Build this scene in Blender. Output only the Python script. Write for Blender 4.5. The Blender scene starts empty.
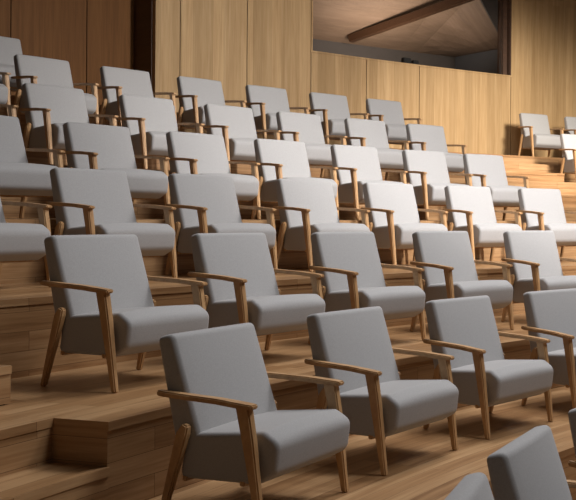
import bpy, bmesh, math, random
from mathutils import Vector, Matrix
random.seed(7)
SC = bpy.context.scene
COL = SC.collection
rad = math.radians
H = 3.0                                   # eye height above the stage floor

# ------------------------------------------------------------------ camera
cam_d = bpy.data.cameras.new('camera'); cam = bpy.data.objects.new('camera', cam_d); COL.objects.link(cam)
cam.location = (0, 0, H)
cam_d.sensor_width = 36; cam_d.sensor_fit = 'HORIZONTAL'
cam_d.lens = 36 * 975.68 / 576
cam_d.shift_x = -(644.97 - 288) / 576
cam_d.shift_y = (222.88 - 250) / 576
cam_d.clip_end = 200
cam.matrix_world = Matrix.Translation((0, 0, H)) @ Matrix.Rotation(rad(90) - 0.0043, 4, 'X') @ Matrix.Rotation(0.0083, 4, 'Z')
SC.camera = cam

# ------------------------------------------------------------------ world, lights, exposure
w = bpy.data.worlds.new('world'); SC.world = w; w.use_nodes = True
w.node_tree.nodes['Background'].inputs[0].default_value = (1.0, 0.9, 0.8, 1)
w.node_tree.nodes['Background'].inputs[1].default_value = 0.04
SC.view_settings.view_transform = 'Standard'; SC.view_settings.look = 'None'
SC.view_settings.gamma = 1; SC.view_settings.use_curve_mapping = False
SC.view_settings.exposure = 0.0

COOL = (1, .955, .92); WARM = (1, .92, .81)
def area(name, loc, target, size, power, col=(1, .93, .84), spread=180):
    l = bpy.data.lights.new(name, 'AREA'); l.size = size; l.energy = power; l.color = col; l.spread = rad(spread)
    o = bpy.data.objects.new(name, l); COL.objects.link(o); o.location = loc
    o.rotation_euler = (Vector(target) - Vector(loc)).to_track_quat('-Z', 'Y').to_euler()
    return o
def spot(name, loc, target, power, angle, blend=.6, rad_=.25, col=(1, .93, .84)):
    l = bpy.data.lights.new(name, 'SPOT'); l.energy = power; l.color = col; l.spot_size = rad(angle); l.spot_blend = blend; l.shadow_soft_size = rad_
    o = bpy.data.objects.new(name, l); COL.objects.link(o); o.location = loc
    o.rotation_euler = (Vector(target) - Vector(loc)).to_track_quat('-Z', 'Y').to_euler()
    return o
spot('stage_spot', (5.0, 7.0, H + 4.7), (-4.0, 14.4, H + 0.6), 6400, 55, 1.0, .35, COOL)
area('front_wash', (2.0, 5.4, H + 4.6), (.2, 6.6, H - .8), 1.6, 165, (.96, .97, 1.0))
area('row_light', (-.3, 8.4, H + 4.7), (.1, 7.6, H - 1), 1.8, 270, (.98, .97, .98))
area('middle_wash', (-.8, 10.8, H + 4.7), (-3.2, 12.4, H), 2.2, 200, COOL)
spot('wall_spot', (1.4, 12.6, H + 3.6), (-2.8, 19.5, H + 1.0), 3700, 50, 1.0, .5, WARM)

# ------------------------------------------------------------------ materials
def nodes(name):
    m = bpy.data.materials.new(name); m.use_nodes = True
    nt = m.node_tree; b = nt.nodes['Principled BSDF']
    return m, nt, b
def N(nt, t, **kw):
    n = nt.nodes.new(t)
    for k, v in kw.items(): setattr(n, k, v)
    return n
def wood(name, c_dark, c_mid, c_light, along=(0.6, 9), rough=.45, planks=None, bump=.15, coords='UV', strip=None, contrast=1.0):
    """grain runs along U (or object axis); planks = (length, width) uses the brick texture"""
    m, nt, b = nodes(name); L = nt.links
    tc = N(nt, 'ShaderNodeTexCoord')
    mp = N(nt, 'ShaderNodeMapping'); L.new(tc.outputs[coords], mp.inputs['Vector'])
    mp.inputs['Scale'].default_value = (along[0], along[1], along[1])
    off = None
    if planks:
        br = N(nt, 'ShaderNodeTexBrick'); L.new(tc.outputs[coords], br.inputs['Vector'])
        br.inputs['Scale'].default_value = 1; br.inputs['Brick Width'].default_value = planks[0]
        br.inputs['Row Height'].default_value = planks[1]; br.inputs['Mortar Size'].default_value = .0013
        br.inputs['Mortar Smooth'].default_value = .3
        br.inputs['Color1'].default_value = (0, 0, 0, 1); br.inputs['Color2'].default_value = (1, 1, 1, 1); br.inputs['Mortar'].default_value = (0.2, 0.2, 0.2, 1)
        br.offset = .37; br.offset_frequency = 2
        add = N(nt, 'ShaderNodeVectorMath', operation='MULTIPLY_ADD')
        L.new(br.outputs['Color'], add.inputs[0]); add.inputs[1].default_value = (13, 7, 5); L.new(mp.outputs[0], add.inputs[2])
        vec = add.outputs[0]
    else:
        vec = mp.outputs[0]
    n1 = N(nt, 'ShaderNodeTexNoise'); n1.inputs['Scale'].default_value = 1.0; n1.inputs['Detail'].default_value = 5
    n1.inputs['Roughness'].default_value = .6; n1.inputs['Distortion'].default_value = .5
    L.new(vec, n1.inputs['Vector'])
    n2 = N(nt, 'ShaderNodeTexNoise'); n2.inputs['Scale'].default_value = 5.0; n2.inputs['Detail'].default_value = 4
    L.new(vec, n2.inputs['Vector'])
    mx = N(nt, 'ShaderNodeMix', data_type='FLOAT'); mx.inputs[0].default_value = .35
    L.new(n1.outputs['Fac'], mx.inputs[2]); L.new(n2.outputs['Fac'], mx.inputs[3])
    val = mx.outputs[0]
    if planks:
        m2 = N(nt, 'ShaderNodeMix', data_type='FLOAT'); m2.inputs[0].default_value = .30 if not strip else strip
        sep = N(nt, 'ShaderNodeSeparateColor'); L.new(br.outputs['Color'], sep.inputs[0])
        L.new(val, m2.inputs[2]); L.new(sep.outputs[0], m2.inputs[3]); val = m2.outputs[0]
    cr = N(nt, 'ShaderNodeValToRGB'); e = cr.color_ramp.elements
    w_ = .2 / contrast
    e[0].position = .5 - w_; e[0].color = (*c_dark, 1); e[1].position = .5 + w_; e[1].color = (*c_light, 1)
    em = cr.color_ramp.elements.new(.5); em.color = (*c_mid, 1)
    L.new(val, cr.inputs[0])
    col = cr.outputs[0]
    if planks:
        mm = N(nt, 'ShaderNodeMix', data_type='RGBA'); mm.inputs[7].default_value = (*[c * .35 for c in c_dark], 1)
        L.new(br.outputs['Fac'], mm.inputs[0]); L.new(col, mm.inputs[6]); col = mm.outputs[2]
    L.new(col, b.inputs['Base Color'])
    b.inputs['Roughness'].default_value = rough
    bp = N(nt, 'ShaderNodeBump'); bp.inputs['Strength'].default_value = bump; bp.inputs['Distance'].default_value = .002
    L.new(val, bp.inputs['Height']); L.new(bp.outputs[0], b.inputs['Normal'])
    return m
M = {}
M['floor'] = wood('oak_floor', (.20, .095, .036), (.36, .20, .09), (.52, .325, .165), (.7, 14), .36, (2.3, .125), .12, strip=.17)
M['wall'] = wood('oak_wall_panel', (.36, .22, .10), (.46, .30, .145), (.56, .385, .205), (14, .45), .5, None, .06)
M['chair_wood'] = wood('oiled_oak', (.32, .165, .068), (.47, .27, .12), (.60, .38, .19), (1, 1), .42, None, .03, 'Object')
M['booth'] = wood('booth_plaster_wood', (.20, .13, .085), (.26, .17, .11), (.33, .22, .15), (.5, 3), .7)
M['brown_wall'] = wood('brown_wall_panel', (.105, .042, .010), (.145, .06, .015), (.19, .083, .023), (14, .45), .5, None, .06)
M['dark_wood'] = wood('dark_oak_and_shade', (.05, .021, .009), (.075, .033, .014), (.10, .046, .02), (.6, 10), .5)
# wall: grain along V, veneer leaves of differing tone
nt = M['wall'].node_tree; L = nt.links
def wall_veneer():
    tc = N(nt, 'ShaderNodeTexCoord'); mp = N(nt, 'ShaderNodeMapping'); L.new(tc.outputs['UV'], mp.inputs['Vector'])
    mp.inputs['Rotation'].default_value = (0, 0, rad(90))
    br = N(nt, 'ShaderNodeTexBrick'); L.new(mp.outputs[0], br.inputs['Vector'])
    br.inputs['Scale'].default_value = 1; br.inputs['Brick Width'].default_value = 9.0; br.inputs['Row Height'].default_value = .17
    br.inputs['Mortar Size'].default_value = 0.0; br.inputs['Color1'].default_value = (.84, .82, .78, 1); br.inputs['Color2'].default_value = (1.12, 1.12, 1.12, 1)
    b = nt.nodes['Principled BSDF']; src = b.inputs['Base Color'].links[0].from_socket
    mm = N(nt, 'ShaderNodeMix', data_type='RGBA', blend_type='MULTIPLY'); mm.inputs[0].default_value = 1
    L.new(src, mm.inputs[6]); L.new(br.outputs['Color'], mm.inputs[7]); L.new(mm.outputs[2], b.inputs['Base Color'])
wall_veneer()
M['wall'].node_tree.nodes['Principled BSDF'].inputs['Specular IOR Level'].default_value = .25
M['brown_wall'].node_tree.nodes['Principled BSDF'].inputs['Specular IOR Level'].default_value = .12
# chair wood: stretch object-space noise along each member's own long axis through a UV is overkill; stretch y/z lightly
for n in M['chair_wood'].node_tree.nodes:
    if n.type == 'MAPPING': n.inputs['Scale'].default_value = (26, 6, 3.5)

def fabric(name, c, c2):
    m, nt, b = nodes(name); L = nt.links
    tc = N(nt, 'ShaderNodeTexCoord')
    n = N(nt, 'ShaderNodeTexNoise'); n.inputs['Scale'].default_value = 170; n.inputs['Detail'].default_value = 3
    L.new(tc.outputs['Object'], n.inputs['Vector'])
    cr = N(nt, 'ShaderNodeValToRGB'); cr.color_ramp.elements[0].position = .35; cr.color_ramp.elements[1].position = .65
    cr.color_ramp.elements[0].color = (*c, 1); cr.color_ramp.elements[1].color = (*c2, 1)
    L.new(n.outputs['Fac'], cr.inputs[0]); L.new(cr.outputs[0], b.inputs['Base Color'])
    b.inputs['Roughness'].default_value = .95
    b.inputs['Specular IOR Level'].default_value = .15
    b.inputs['Sheen Weight'].default_value = .25; b.inputs['Sheen Roughness'].default_value = .5
    bp = N(nt, 'ShaderNodeBump'); bp.inputs['Strength'].default_value = .25; bp.inputs['Distance'].default_value = .001
    L.new(n.outputs['Fac'], bp.inputs['Height']); L.new(bp.outputs[0], b.inputs['Normal'])
    return m
M['fabric'] = fabric('grey_wool', (.352, .345, .342), (.40, .392, .388))
def plain(name, c, rough=.6, metal=0):
    m, nt, b = nodes(name)
    n = N(nt, 'ShaderNodeTexNoise'); n.inputs['Scale'].default_value = 30
    mx = N(nt, 'ShaderNodeMix', data_type='RGBA'); mx.inputs[6].default_value = (*[v * .92 for v in c], 1); mx.inputs[7].default_value = (*[min(1, v * 1.08) for v in c], 1)
    nt.links.new(n.outputs['Fac'], mx.inputs[0]); nt.links.new(mx.outputs[2], b.inputs['Base Color'])
    b.inputs['Roughness'].default_value = rough; b.inputs['Metallic'].default_value = metal
    return m
M['under'] = plain('black_webbing', (.03, .027, .025), .9)
M['booth_wall'] = plain('booth_grey_wall', (.10, .085, .075), .8)
M['booth_side'] = plain('booth_blue_grey_wall', (.13, .13, .135), .8)
M['black'] = plain('black_plastic', (.012, .012, .012), .5)
M['ceiling'] = plain('ceiling_paint', (.10, .07, .05), .9)
g, nt_, b_ = nodes('window_glass')
tr = N(nt_, 'ShaderNodeBsdfTransparent'); tr.inputs[0].default_value = (.86, .85, .84, 1)
gl = N(nt_, 'ShaderNodeBsdfGlossy'); gl.inputs['Roughness'].default_value = .02
fr = N(nt_, 'ShaderNodeFresnel'); fr.inputs[0].default_value = 1.45
ms = N(nt_, 'ShaderNodeMixShader')
nt_.links.new(fr.outputs[0], ms.inputs[0]); nt_.links.new(tr.outputs[0], ms.inputs[1]); nt_.links.new(gl.outputs[0], ms.inputs[2])
nt_.links.new(ms.outputs[0], nt_.nodes['Material Output'].inputs[0]); M['glass'] = g

# ------------------------------------------------------------------ object helpers
def link(name, bm, mat, parent=None, kind=None, smooth=False):
    bmesh.ops.recalc_face_normals(bm, faces=bm.faces)
    me = bpy.data.meshes.new(name); bm.to_mesh(me); bm.free()
    if smooth:
        for p in me.polygons: p.use_smooth = True
    me.materials.append(mat)
    o = bpy.data.objects.new(name, me); COL.objects.link(o)
    if parent: o.parent = parent
    if kind: o['kind'] = kind
    return o

# ------------------------------------------------------------------ the bowl: every tier is a circular terrace about its own centre
OC = [(4.3923, 3.375), (5.7482, 2.8166), (7.104, 2.2582), (8.4599, 1.6998), (9.8157, 1.1414), (11.1716, .583), (12.5274, .0246), (13.8833, -.5338)]
RR = [4.7198, 8.0181, 10.9753, 14.151, 16.8846, 19.873, 22.8515, 25.8015]
FF = [-1.9202, -1.5044, -1.0401, -.5388, -.0446, .4731, .9973, 1.43]
def pol(r, R, t):
    """point on the circle of tier r: radius R, bearing t degrees"""
    a = rad(t); return (OC[r][0] - R * math.sin(a), OC[r][1] + R * math.cos(a))

def wedge(bm, r, Rin, Rout, t0, t1, z0, z1, n=24, along='u', lip=0.0):
    """annular wedge solid with metric UVs (u along the arc, v radial or vertical)"""
    uvl = bm.loops.layers.uv.verify()
    fi = Rin if callable(Rin) else (lambda t: Rin)
    fo = Rout if callable(Rout) else (lambda t: Rout)
    rm = fi((t0 + t1) / 2)
    V = []
    for i in range(n + 1):
        t = t0 + (t1 - t0) * i / n
        a = pol(r, fi(t), t); b = pol(r, fo(t), t)
        V.append([bm.verts.new((*a, H + z0)), bm.verts.new((*b, H + z0)), bm.verts.new((*b, H + z1)), bm.verts.new((*a, H + z1)), rad(t) * rm, fi(t), fo(t)])
    def face(vs, uvs):
        f = bm.faces.new(vs)
        for l, u in zip(f.loops, uvs): l[uvl].uv = u
    for i in range(n):
        A, B = V[i], V[i + 1]; u, v = A[4], B[4]
        face((A[3], B[3], B[2], A[2]), ((u, A[5]), (v, B[5]), (v, B[6]), (u, A[6])))       # top
        face((A[0], A[1], B[1], B[0]), ((u, A[5]), (u, A[6]), (v, B[6]), (v, B[5])))       # bottom
        face((A[0], B[0], B[3], A[3]), ((u, z0), (v, z0), (v, z1), (u, z1)))               # front
        face((A[1], A[2], B[2], B[1]), ((u, z0), (u, z1), (v, z1), (v, z0)))               # back
    for A in (V[0], V[-1]):
        face((A[0], A[3], A[2], A[1]), ((A[5], z0), (A[5], z1), (A[6], z1), (A[6], z0)))
    return bm

def ray_circle(r, t, r2, R2):
    """radius (in tier r's frame, bearing t) at which circle R2 of tier r2 is met"""
    a = rad(t); d = (-math.sin(a), math.cos(a)); p = (OC[r][0] - OC[r2][0], OC[r][1] - OC[r2][1])
    b = p[0] * d[0] + p[1] * d[1]; c = p[0] ** 2 + p[1] ** 2 - R2 * R2
    return -b + math.sqrt(max(b * b - c, 0))
NOSE = [.85, .85, .85, .96, .9, .9, .9, .95]
LIP = .045
def tier(r, t0, t1, name='seating_tier', inner=None, z=None, below=.75, outer=None, frame=None):
    fr_ = r if frame is None else frame
    zt = FF[r] if z is None else z
    ri = RR[r] - NOSE[r] if inner is None else inner
    if outer is None:
        ro = lambda t: ray_circle(fr_, t, r + 1, RR[r + 1] - NOSE[r + 1]) + .12
    else: ro = outer
    bm = bmesh.new()
    wedge(bm, fr_, ri, ro, t0, t1, zt - LIP, zt, 40)
    wedge(bm, fr_, ri + .007, ro, t0 + .004, t1 - .004, zt - below, zt - LIP, 40)
    return link(name, bm, M['floor'], kind='structure')

bm = bmesh.new()
s = 30
vs = [bm.verts.new((-14, -6, 0)), bm.verts.new((16, -6, 0)), bm.verts.new((16, 28, 0)), bm.verts.new((-14, 28, 0))]
uvl = bm.loops.layers.uv.verify(); f = bm.faces.new(vs)
for l in f.loops: l[uvl].uv = (l.vert.co.x, l.vert.co.y)
link('floor', bm, M['floor'], kind='structure')
tier(0, 20, 96, inner=RR[0] - 1.0, below=1.0)
tier(1, 18, 92)
# second tier: the aisle cuts into its front edge beyond the row's end
tier(2, 18, 75)
tier(2, 75, 92, inner=RR[2] - .51)
tier(2, 75.01, 90, name='aisle_step', inner=RR[2] - .86, z=FF[2] - .225, below=.5, outer=RR[2] - .5)
tier(2, 73.85, 86, name='aisle_step', inner=RR[2] + .005, z=FF[2] + .212, below=.205, outer=RR[2] + .5)
tier(3, 18, 88)
tier(4, 18, 84)
tier(5, 43.6, 80)
tier(6, 44.4, 75, outer=RR[6] + 2.6)
tier(7, 55.0, 75, outer=RR[7] + 1.55, inner=RR[7] - .95)
# right-hand section beyond the stair
tier(6, 16, 47.5, inner=23.62, z=1.165, outer=25.4, below=1.3)
tier(6, 16, 44.3, inner=21.67, z=.61, outer=23.7, below=.9)
tier(6, 16, 43.4, name='aisle_step', inner=21.33, z=.39, outer=21.8, below=.7)
tier(6, 16, 43.0, name='aisle_step', inner=20.98, z=.175, outer=21.5, below=.5)
tier(6, 38.25, 44.3, name='aisle_step', inner=22.97, z=.98, outer=23.7, below=.4)
tier(6, 38.75, 44.3, name='aisle_step', inner=22.32, z=.795, outer=23.0, below=.19)

# ------------------------------------------------------------------ back wall of oak panels on an arc about the top tier's centre
RW = RR[6] + 2.4
TOP = 4.9
SILL = 2.925
joints = [53.046, 52.15, 49.602, 46.957, 44.493, 41.99, 37.333, 33.6, 30, 26.5, 23, 19.5, 16]
bm = bmesh.new()
gap = .03
for a, b in zip(joints[1:], joints[:-1]):
    z1 = SILL if (37 < a < 46.9) else TOP
    wedge(bm, 6, RW, RW + .10, a + gap / 2, b - gap / 2, .3, z1, 6)
link('wall_back', bm, M['wall'], kind='structure')
bm = bmesh.new()
wedge(bm, 6, RW + .1, RW + .35, 46.957, 53.06, .0, TOP, 8)
wedge(bm, 6, RW + .1, RW + .35, 37.333, 46.957, .0, SILL - .02, 10)
wedge(bm, 6, RW + .1, RW + .35, 16, 37.333, .0, TOP, 12)
link('wall_core', bm, M['dark_wood'], kind='structure')
# recessed wall on the left and the return that leads to it
bm = bmesh.new()
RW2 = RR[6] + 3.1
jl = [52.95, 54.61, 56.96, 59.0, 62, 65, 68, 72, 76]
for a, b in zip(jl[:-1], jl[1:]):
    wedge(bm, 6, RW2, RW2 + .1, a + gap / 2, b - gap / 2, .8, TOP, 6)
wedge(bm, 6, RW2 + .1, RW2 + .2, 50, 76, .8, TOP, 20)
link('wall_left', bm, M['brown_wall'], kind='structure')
bm = bmesh.new()
wedge(bm, 6, RW + .1, RW2 + .05, 52.9, 53.04, .8, TOP, 1)
link('wall_return', bm, M['dark_wood'], kind='structure')  # the return's shade is put into its colour by this dark wood

# ------------------------------------------------------------------ control-room window
wn = bpy.data.objects.new('window_1', None); COL.objects.link(wn); wn['kind'] = 'structure'
bm = bmesh.new()
wedge(bm, 6, RW - .015, RW + .35, 37.25, 46.99, SILL - .03, SILL, 16)
link('window_sill', bm, M['wall'], wn)
bm = bmesh.new()
wedge(bm, 6, RW - .01, RW + .36, 37.333, 37.40, SILL, TOP, 2)
wedge(bm, 6, RW + .12, RW + .36, 37.40, 37.60, SILL, TOP, 2)
link('window_jamb', bm, M['dark_wood'], wn)
bm = bmesh.new()
wedge(bm, 6, RW - .01, RW + .36, 46.90, 46.957, SILL, TOP, 2)
link('window_jamb', bm, M['wall'], wn)
bm = bmesh.new()
wedge(bm, 6, RW + .2, RW + .212, 37.5, 46.93, SILL, TOP, 16)
link('window_pane', bm, M['glass'], wn)

# the room behind the glass
RB = RR[6] + 5.5
bm = bmesh.new(); wedge(bm, 6, RB, RB + .1, 36.75, 50, 1.6, 5.6, 14); link('wall_booth_back', bm, M['booth_wall'], kind='structure')
bm = bmesh.new(); wedge(bm, 6, RW + .35, RB + .1, 36.66, 36.78, 1.6, 5.6, 2); link('wall_booth_right', bm, M['booth_side'], kind='structure')
bm = bmesh.new(); wedge(bm, 6, RW + .35, RB + .1, 49.9, 50.0, 1.6, 5.6, 2); link('wall_booth_left', bm, M['booth_side'], kind='structure')
bm = bmesh.new(); wedge(bm, 6, RW + .35, RB + .1, 36.7, 50, 2.2, 2.3, 14); link('floor_booth', bm, M['booth_wall'], kind='structure')
# sloping ceiling of the booth: low at the back wall, higher at the glass
def zc(R, t=42):
    k = min(1, max(0, (t - 36.75) / 2.75)); k = k * k * (3 - 2 * k)
    return 3.73 + (RB - R) * (-.05 + .47 * k)
bm = bmesh.new(); uvl = bm.loops.layers.uv.verify()
rings = []
for i in range(15):
    t = 36.7 + (50 - 36.7) * (i / 14) ** 1.5
    row = []
    for j in range(9):
        R = RW + .40 + (RB + .05 - RW - .40) * j / 8
        row.append((bm.verts.new((*pol(6, R, t), H + zc(R, t))), bm.verts.new((*pol(6, R, t), H + zc(R, t) + .08)), (rad(t) * RB, R)))
    rings.append(row)
for i in range(14):
    for j in range(8):
        q = [rings[i][j], rings[i + 1][j], rings[i + 1][j + 1], rings[i][j + 1]]
        for k in (0, 1):
            f = bm.faces.new([x[k] for x in q])
            for l, x in zip(f.loops, q): l[uvl].uv = x[2]
def edge_strip(a):
    for p, q in zip(a[:-1], a[1:]):
        f = bm.faces.new((p[0], q[0], q[1], p[1]))
        for l in f.loops: l[uvl].uv = (0, 0)
edge_strip([r_[0] for r_ in rings]); edge_strip([r_[-1] for r_ in rings]); edge_strip(rings[0]); edge_strip(rings[-1])
link('ceiling_booth', bm, M['booth'], kind='structure')
bm = bmesh.new(); uvl = bm.loops.layers.uv.verify()
hi = [(bm.verts.new((*pol(6, RW + .40, t), H + zc(RW + .40, t))), bm.verts.new((*pol(6, RW + .40, t), H + 5.6)), bm.verts.new((*pol(6, RW + .36, t), H + 5.6)), bm.verts.new((*pol(6, RW + .36, t), H + zc(RW + .40, t)))) for t in [36.8 + 13 * (i / 20) ** 1.5 for i in range(21)]]
for p, q in zip(hi[:-1], hi[1:]):
    for k in range(4): bm.faces.new((p[k], q[k], q[(k + 1) % 4], p[(k + 1) % 4]))
bm.faces.new(hi[0]); bm.faces.new(hi[-1])
link('wall_booth_header', bm, M['booth_wall'], kind='structure')
def beam(name, ta, Ra, tb, Rb, w=.18, h=.16, mat='dark_wood', zb=None):
    a = Vector((*pol(6, Ra, ta), H + zc(Ra) - h / 2)); b = Vector((*pol(6, Rb, tb), H + (zb or zc(Rb)) - h / 2))
    d = (b - a).normalized(); s = d.cross(Vector((0, 0, 1))).normalized() * w / 2; u = s.cross(d).normalized() * h / 2
    bm = bmesh.new(); vs = [bm.verts.new(p + i * s + j * u) for p in (a, b) for i, j in ((-1, -1), (1, -1), (1, 1), (-1, 1))]
    for q in ((0, 1, 2, 3), (4, 5, 6, 7), (0, 1, 5, 4), (1, 2, 6, 5), (2, 3, 7, 6), (3, 0, 4, 7)): bm.faces.new([vs[k] for k in q])
    link(name, bm, M[mat], kind='structure')
beam('trim_1', 42.2, RB - .3, 38.75, RW + .5, .15, .15, zb=4.63)

# auditorium ceiling and side enclosure, outside the frame
bm = bmesh.new(); wedge(bm, 6, 9.0, RW2 + .3, 10, 80, TOP, TOP + .12, 24); link('ceiling', bm, M['ceiling'], kind='structure')

area('booth_fill', (*pol(6, RW + 1.3, 42), H + 3.0), (*pol(6, RW + 1.8, 42), H + 5), 1.2, 62, (1, .9, .8))  # unseen fill light, added to brighten the booth from below its ceiling

# dark equipment on the ledge just inside the glass
eq = bpy.data.objects.new('control_box', None); COL.objects.link(eq)
ex, ey = pol(6, RW + .6, 41.75); eq.location = (ex, ey, H + 2.3); eq.rotation_euler = (0, 0, rad(42.4))
eq['label'] = 'small black piece of equipment standing just behind the long window'; eq['category'] = 'equipment'
def box(bm, cx, cy, cz, sx, sy, sz, bev=.01):
    r = bmesh.ops.create_cube(bm, size=1); bmesh.ops.scale(bm, vec=(sx, sy, sz), verts=r['verts']); bmesh.ops.translate(bm, vec=(cx, cy, cz), verts=r['verts'])
    if bev:
        es = list({e for v in r['verts'] for e in v.link_edges}); bmesh.ops.bevel(bm, geom=es, offset=bev, segments=2, affect='EDGES')
    return bm
link('cabinet', box(bmesh.new(), 0, 0, .36, .40, .3, .72), M['black'], eq)
link('monitor', box(bmesh.new(), -.07, 0, .77, .16, .12, .12), M['black'], eq)
link('monitor', box(bmesh.new(), .12, 0, .755, .12, .12, .09), M['black'], eq)

# ------------------------------------------------------------------ the armchair
def round_poly(pts, n=6):
    """pts: (y, h, radius) -> rounded outline"""
    out = []; k = len(pts)
    for i in range(k):
        p = Vector(pts[i][:2]); a = Vector(pts[i - 1][:2]); b = Vector(pts[(i + 1) % k][:2]); r = pts[i][2]
        da = (a - p).normalized(); db = (b - p).normalized(); ang = da.angle(db)
        cut = min(r / math.tan(ang / 2), (a - p).length * .48, (b - p).length * .48)
        s = p + da * cut; e = p + db * cut
        for j in range(n + 1):
            t = j / n; out.append((1 - t) ** 2 * s + 2 * t * (1 - t) * p + t * t * e)
    return out
def cushion(profile, half, edge, puff=.0, puff_dir=(0, 1)):
    """profile lofted across x with rounded side edges"""
    P = round_poly(profile); cx = sum((p for p in P), Vector((0, 0))) / len(P)
    bm = bmesh.new(); secs = []
    xs = []
    for j in range(7):
        a = j / 6 * math.pi / 2; xs.append((-half + edge * (1 - math.sin(a)), edge * (1 - math.cos(a))))
    left = [(x, i) for x, i in xs]                                  # centre -> end ordering reversed below
    stations = [(x, i) for x, i in reversed(left)] + [(-half + edge + (2 * (half - edge)) * k / 8, 0) for k in range(1, 8)] + [(-x, i) for x, i in left]
    nP = len(P)
    for x, inset in stations:
        ring = []
        for k in range(nP):
            p = P[k]; t = (P[(k + 1) % nP] - P[k - 1]); nrm = Vector((t.y, -t.x)).normalized()
            if nrm.dot(p - cx) < 0: nrm = -nrm
            q = p - nrm * inset
            bulge = puff * max(0, 1 - (x / half) ** 2)
            q = q + Vector(puff_dir) * bulge * max(0, nrm.dot(Vector(puff_dir)))
            ring.append(bm.verts.new((x, -q.x, q.y)))
        secs.append(ring)
    for A, B in zip(secs[:-1], secs[1:]):
        for k in range(nP): bm.faces.new((A[k], A[(k + 1) % nP], B[(k + 1) % nP], B[k]))
    bm.faces.new(secs[0]); bm.faces.new(secs[-1])
    return bm
def bar(secs, bev=.006):
    """loft of rectangular sections: (centre xyz, half-width vector, half-height vector); local front is -Y"""
    bm = bmesh.new(); R_ = []
    for c, u, v in secs:
        c, u, v = Vector(c), Vector(u), Vector(v)
        R_.append([bm.verts.new(c + i * u + j * v) for i, j in ((-1, -1), (1, -1), (1, 1), (-1, 1))])
    for A, B in zip(R_[:-1], R_[1:]):
        for k in range(4): bm.faces.new((A[k], A[(k + 1) % 4], B[(k + 1) % 4], B[k]))
    bm.faces.new(R_[0]); bm.faces.new(R_[-1])
    bmesh.ops.recalc_face_normals(bm, faces=bm.faces)
    es = [e for e in bm.edges if len(e.link_faces) == 2 and e.calc_face_angle(0) > .6]
    bmesh.ops.bevel(bm, geom=es, offset=bev, segments=2, affect='EDGES', clamp_overlap=True)
    return bm
def make_chair():
    root = bpy.data.objects.new('armchair', None); COL.objects.link(root)
    back = cushion([(-.125, .335, .035), (-.318, .916, .04), (-.412, .892, .035), (-.285, .32, .04)], .309, .024, .014, (.95, .33))
    link('backrest', back, M['fabric'], root, smooth=True)
    seat = cushion([(-.27, .200, .04), (-.235, .425, .04), (.22, .462, .055), (.308, .41, .06), (.29, .255, .065), (.18, .20, .05)], .310, .024, .012, (0, 1))
    link('seat', seat, M['fabric'], root, smooth=True)
    # wooden rails beneath the cushion
    link('seat_frame', box(box(bmesh.new(), 0, -.10, .203, .62, .03, .03, .005), 0, .235, .203, .62, .03, .03, .005), M['chair_wood'], root)
    for s in (-1, 1):
        arm = bar([((s * .330, .374, .622), (.018, 0, 0), (0, .001, .014)),
                   ((s * .337, .30, .619), (.023, 0, 0), (0, .001, .014)),
                   ((s * .350, .0, .606), (.027, 0, 0), (0, 0, .014)),
                   ((s * .358, -.165, .592), (.029, 0, 0), (0, 0, .014)),
                   ((s * .358, -.212, .590), (.024, 0, 0), (0, 0, .011))], .006)
        link('armrest', arm, M['chair_wood'], root)
        front = bar([((s * .352, -.145, .588), (.021, 0, 0), (0, .038, 0)),
                     ((s * .352, -.178, .42), (.021, 0, 0), (0, .033, 0)),
                     ((s * .348, -.242, 0), (.015, 0, 0), (0, .018, 0))], .007)
        link('leg', front, M['chair_wood'], root)
        rear = bar([((s * .330, .205, .475), (.017, 0, 0), (0, .016, .006)),
                    ((s * .331, .225, .43), (.020, 0, 0), (0, .031, .004)),
                    ((s * .344, .342, 0), (.015, 0, 0), (0, .018, 0))], .007)
        link('leg', rear, M['chair_wood'], root)
    return root
proto = make_chair()
first = [True]
def place(r, th, label, R=None, F=None, frame=None, jit=True):
    if first[0]: o = proto; first[0] = False
    else:
        o = proto.copy(); COL.objects.link(o)
        for ch in proto.children:
            c = ch.copy(); COL.objects.link(c); c.parent = o
    fr_ = r if frame is None else frame
    x, y = pol(fr_, RR[r] if R is None else R, th)
    x -= .03 * math.cos(rad(th)); y -= .03 * math.sin(rad(th))
    o.location = (x, y, H + (FF[r] if F is None else F))
    o.rotation_euler = (0, 0, rad(th))
    o['label'] = label; o['category'] = 'chair'; o['group'] = 'grey armchairs on the wooden tiers'
    return o
K = 'grey fabric armchair with light oak arms'
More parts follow.
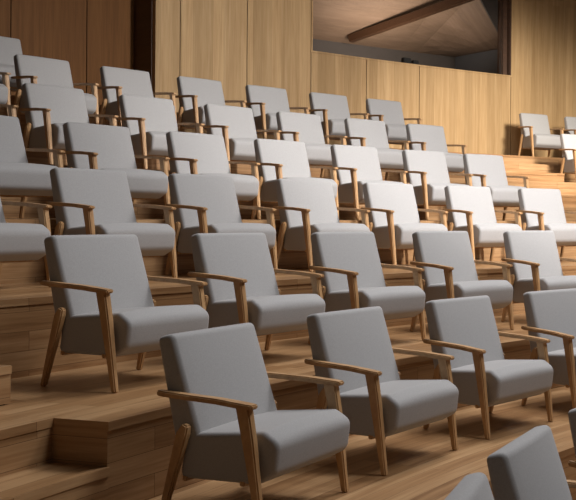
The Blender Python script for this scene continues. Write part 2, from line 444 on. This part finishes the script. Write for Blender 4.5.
# lowest row, cut off at the bottom right
place(0, 87.35, 'grey chair whose rounded backrest corner barely rises over the bottom edge of the picture')
place(0, 77.06, 'grey chair with a full tilted backrest seen close in the bottom right corner')
place(0, 65.43, 'grey chair cut by the right edge just above the bottom right corner')
rows = {
 1: ([73.62, 65.8, 58.08, 50.76], 'nearest full row of large chairs'),
 2: ([69.42, 63.82, 58.16, 52.54, 46.86], 'second full row from bottom'),
 3: ([68.29, 63.94, 59.75, 55.25, 51.06, 46.69, 42.4], 'third full row from bottom'),
 4: ([64.68, 61.17, 57.67, 54.25, 50.9, 47.45, 44.27], 'fourth full row from bottom'),
 5: ([63.35, 60.32, 57.33, 54.34, 51.51, 48.57, 45.69], 'fifth full row from bottom'),
 6: ([61.6, 59.04, 56.49, 53.94, 51.42, 48.87, 46.41], 'highest long row'),
}
ordn = {4: ['leftmost', 'second from left', 'third from left', 'rightmost, cut off,'],
        5: ['leftmost', 'second from left', 'middle', 'fourth from left', 'rightmost'],
        7: ['leftmost, cut off,', 'second from left', 'third from left', 'middle', 'third from right', 'second from right', 'rightmost']}
ordn[7][0] = 'leftmost, cut off,'
special = {
 (1, 0): 'large grey armchair lowest and furthest left in the nearest full row, above the bottom edge',
 (2, 0): 'grey armchair at left end of second full row, beside the aisle steps at lower left',
 (1, 3): 'large grey armchair at right end of nearest full row, cut by the right edge',
 (6, 1): 'grey armchair in highest long row, shaded against dark panelling, first one fully in view',
 (6, 2): 'grey armchair in highest long row, right beside the corner where pale oak wall begins',
 (6, 6): 'grey armchair at right end of the highest long row, below the long window',
 (5, 6): 'grey armchair at right end of fifth full row, bare oak wall right beside it',
 (4, 6): 'grey armchair at right end of fourth full row, beside the pale oak stairs',
}
for r, (ths, nm) in rows.items():
    for i, t in enumerate(ths):
        lab = special.get((r, i)) or f'grey armchair, {ordn[len(ths)][i]} in the {nm}' + (', on its wooden tier' if r > 1 else '')
        place(r, t, lab)
place(7, 59.15, 'dark shaded grey chair against brown panelling at the upper left edge, higher than all others')
place(6, 37.1, 'grey armchair standing against the oak wall beyond the stairs, fully in view', R=24.1, F=1.165)
place(6, 34.65, 'grey armchair cut by the right edge, beside the lone one at the oak wall', R=24.1, F=1.165)
place(6, 37.78, 'grey armchair cut by the right edge, one level below the pair at the oak wall', R=22.15, F=.61)
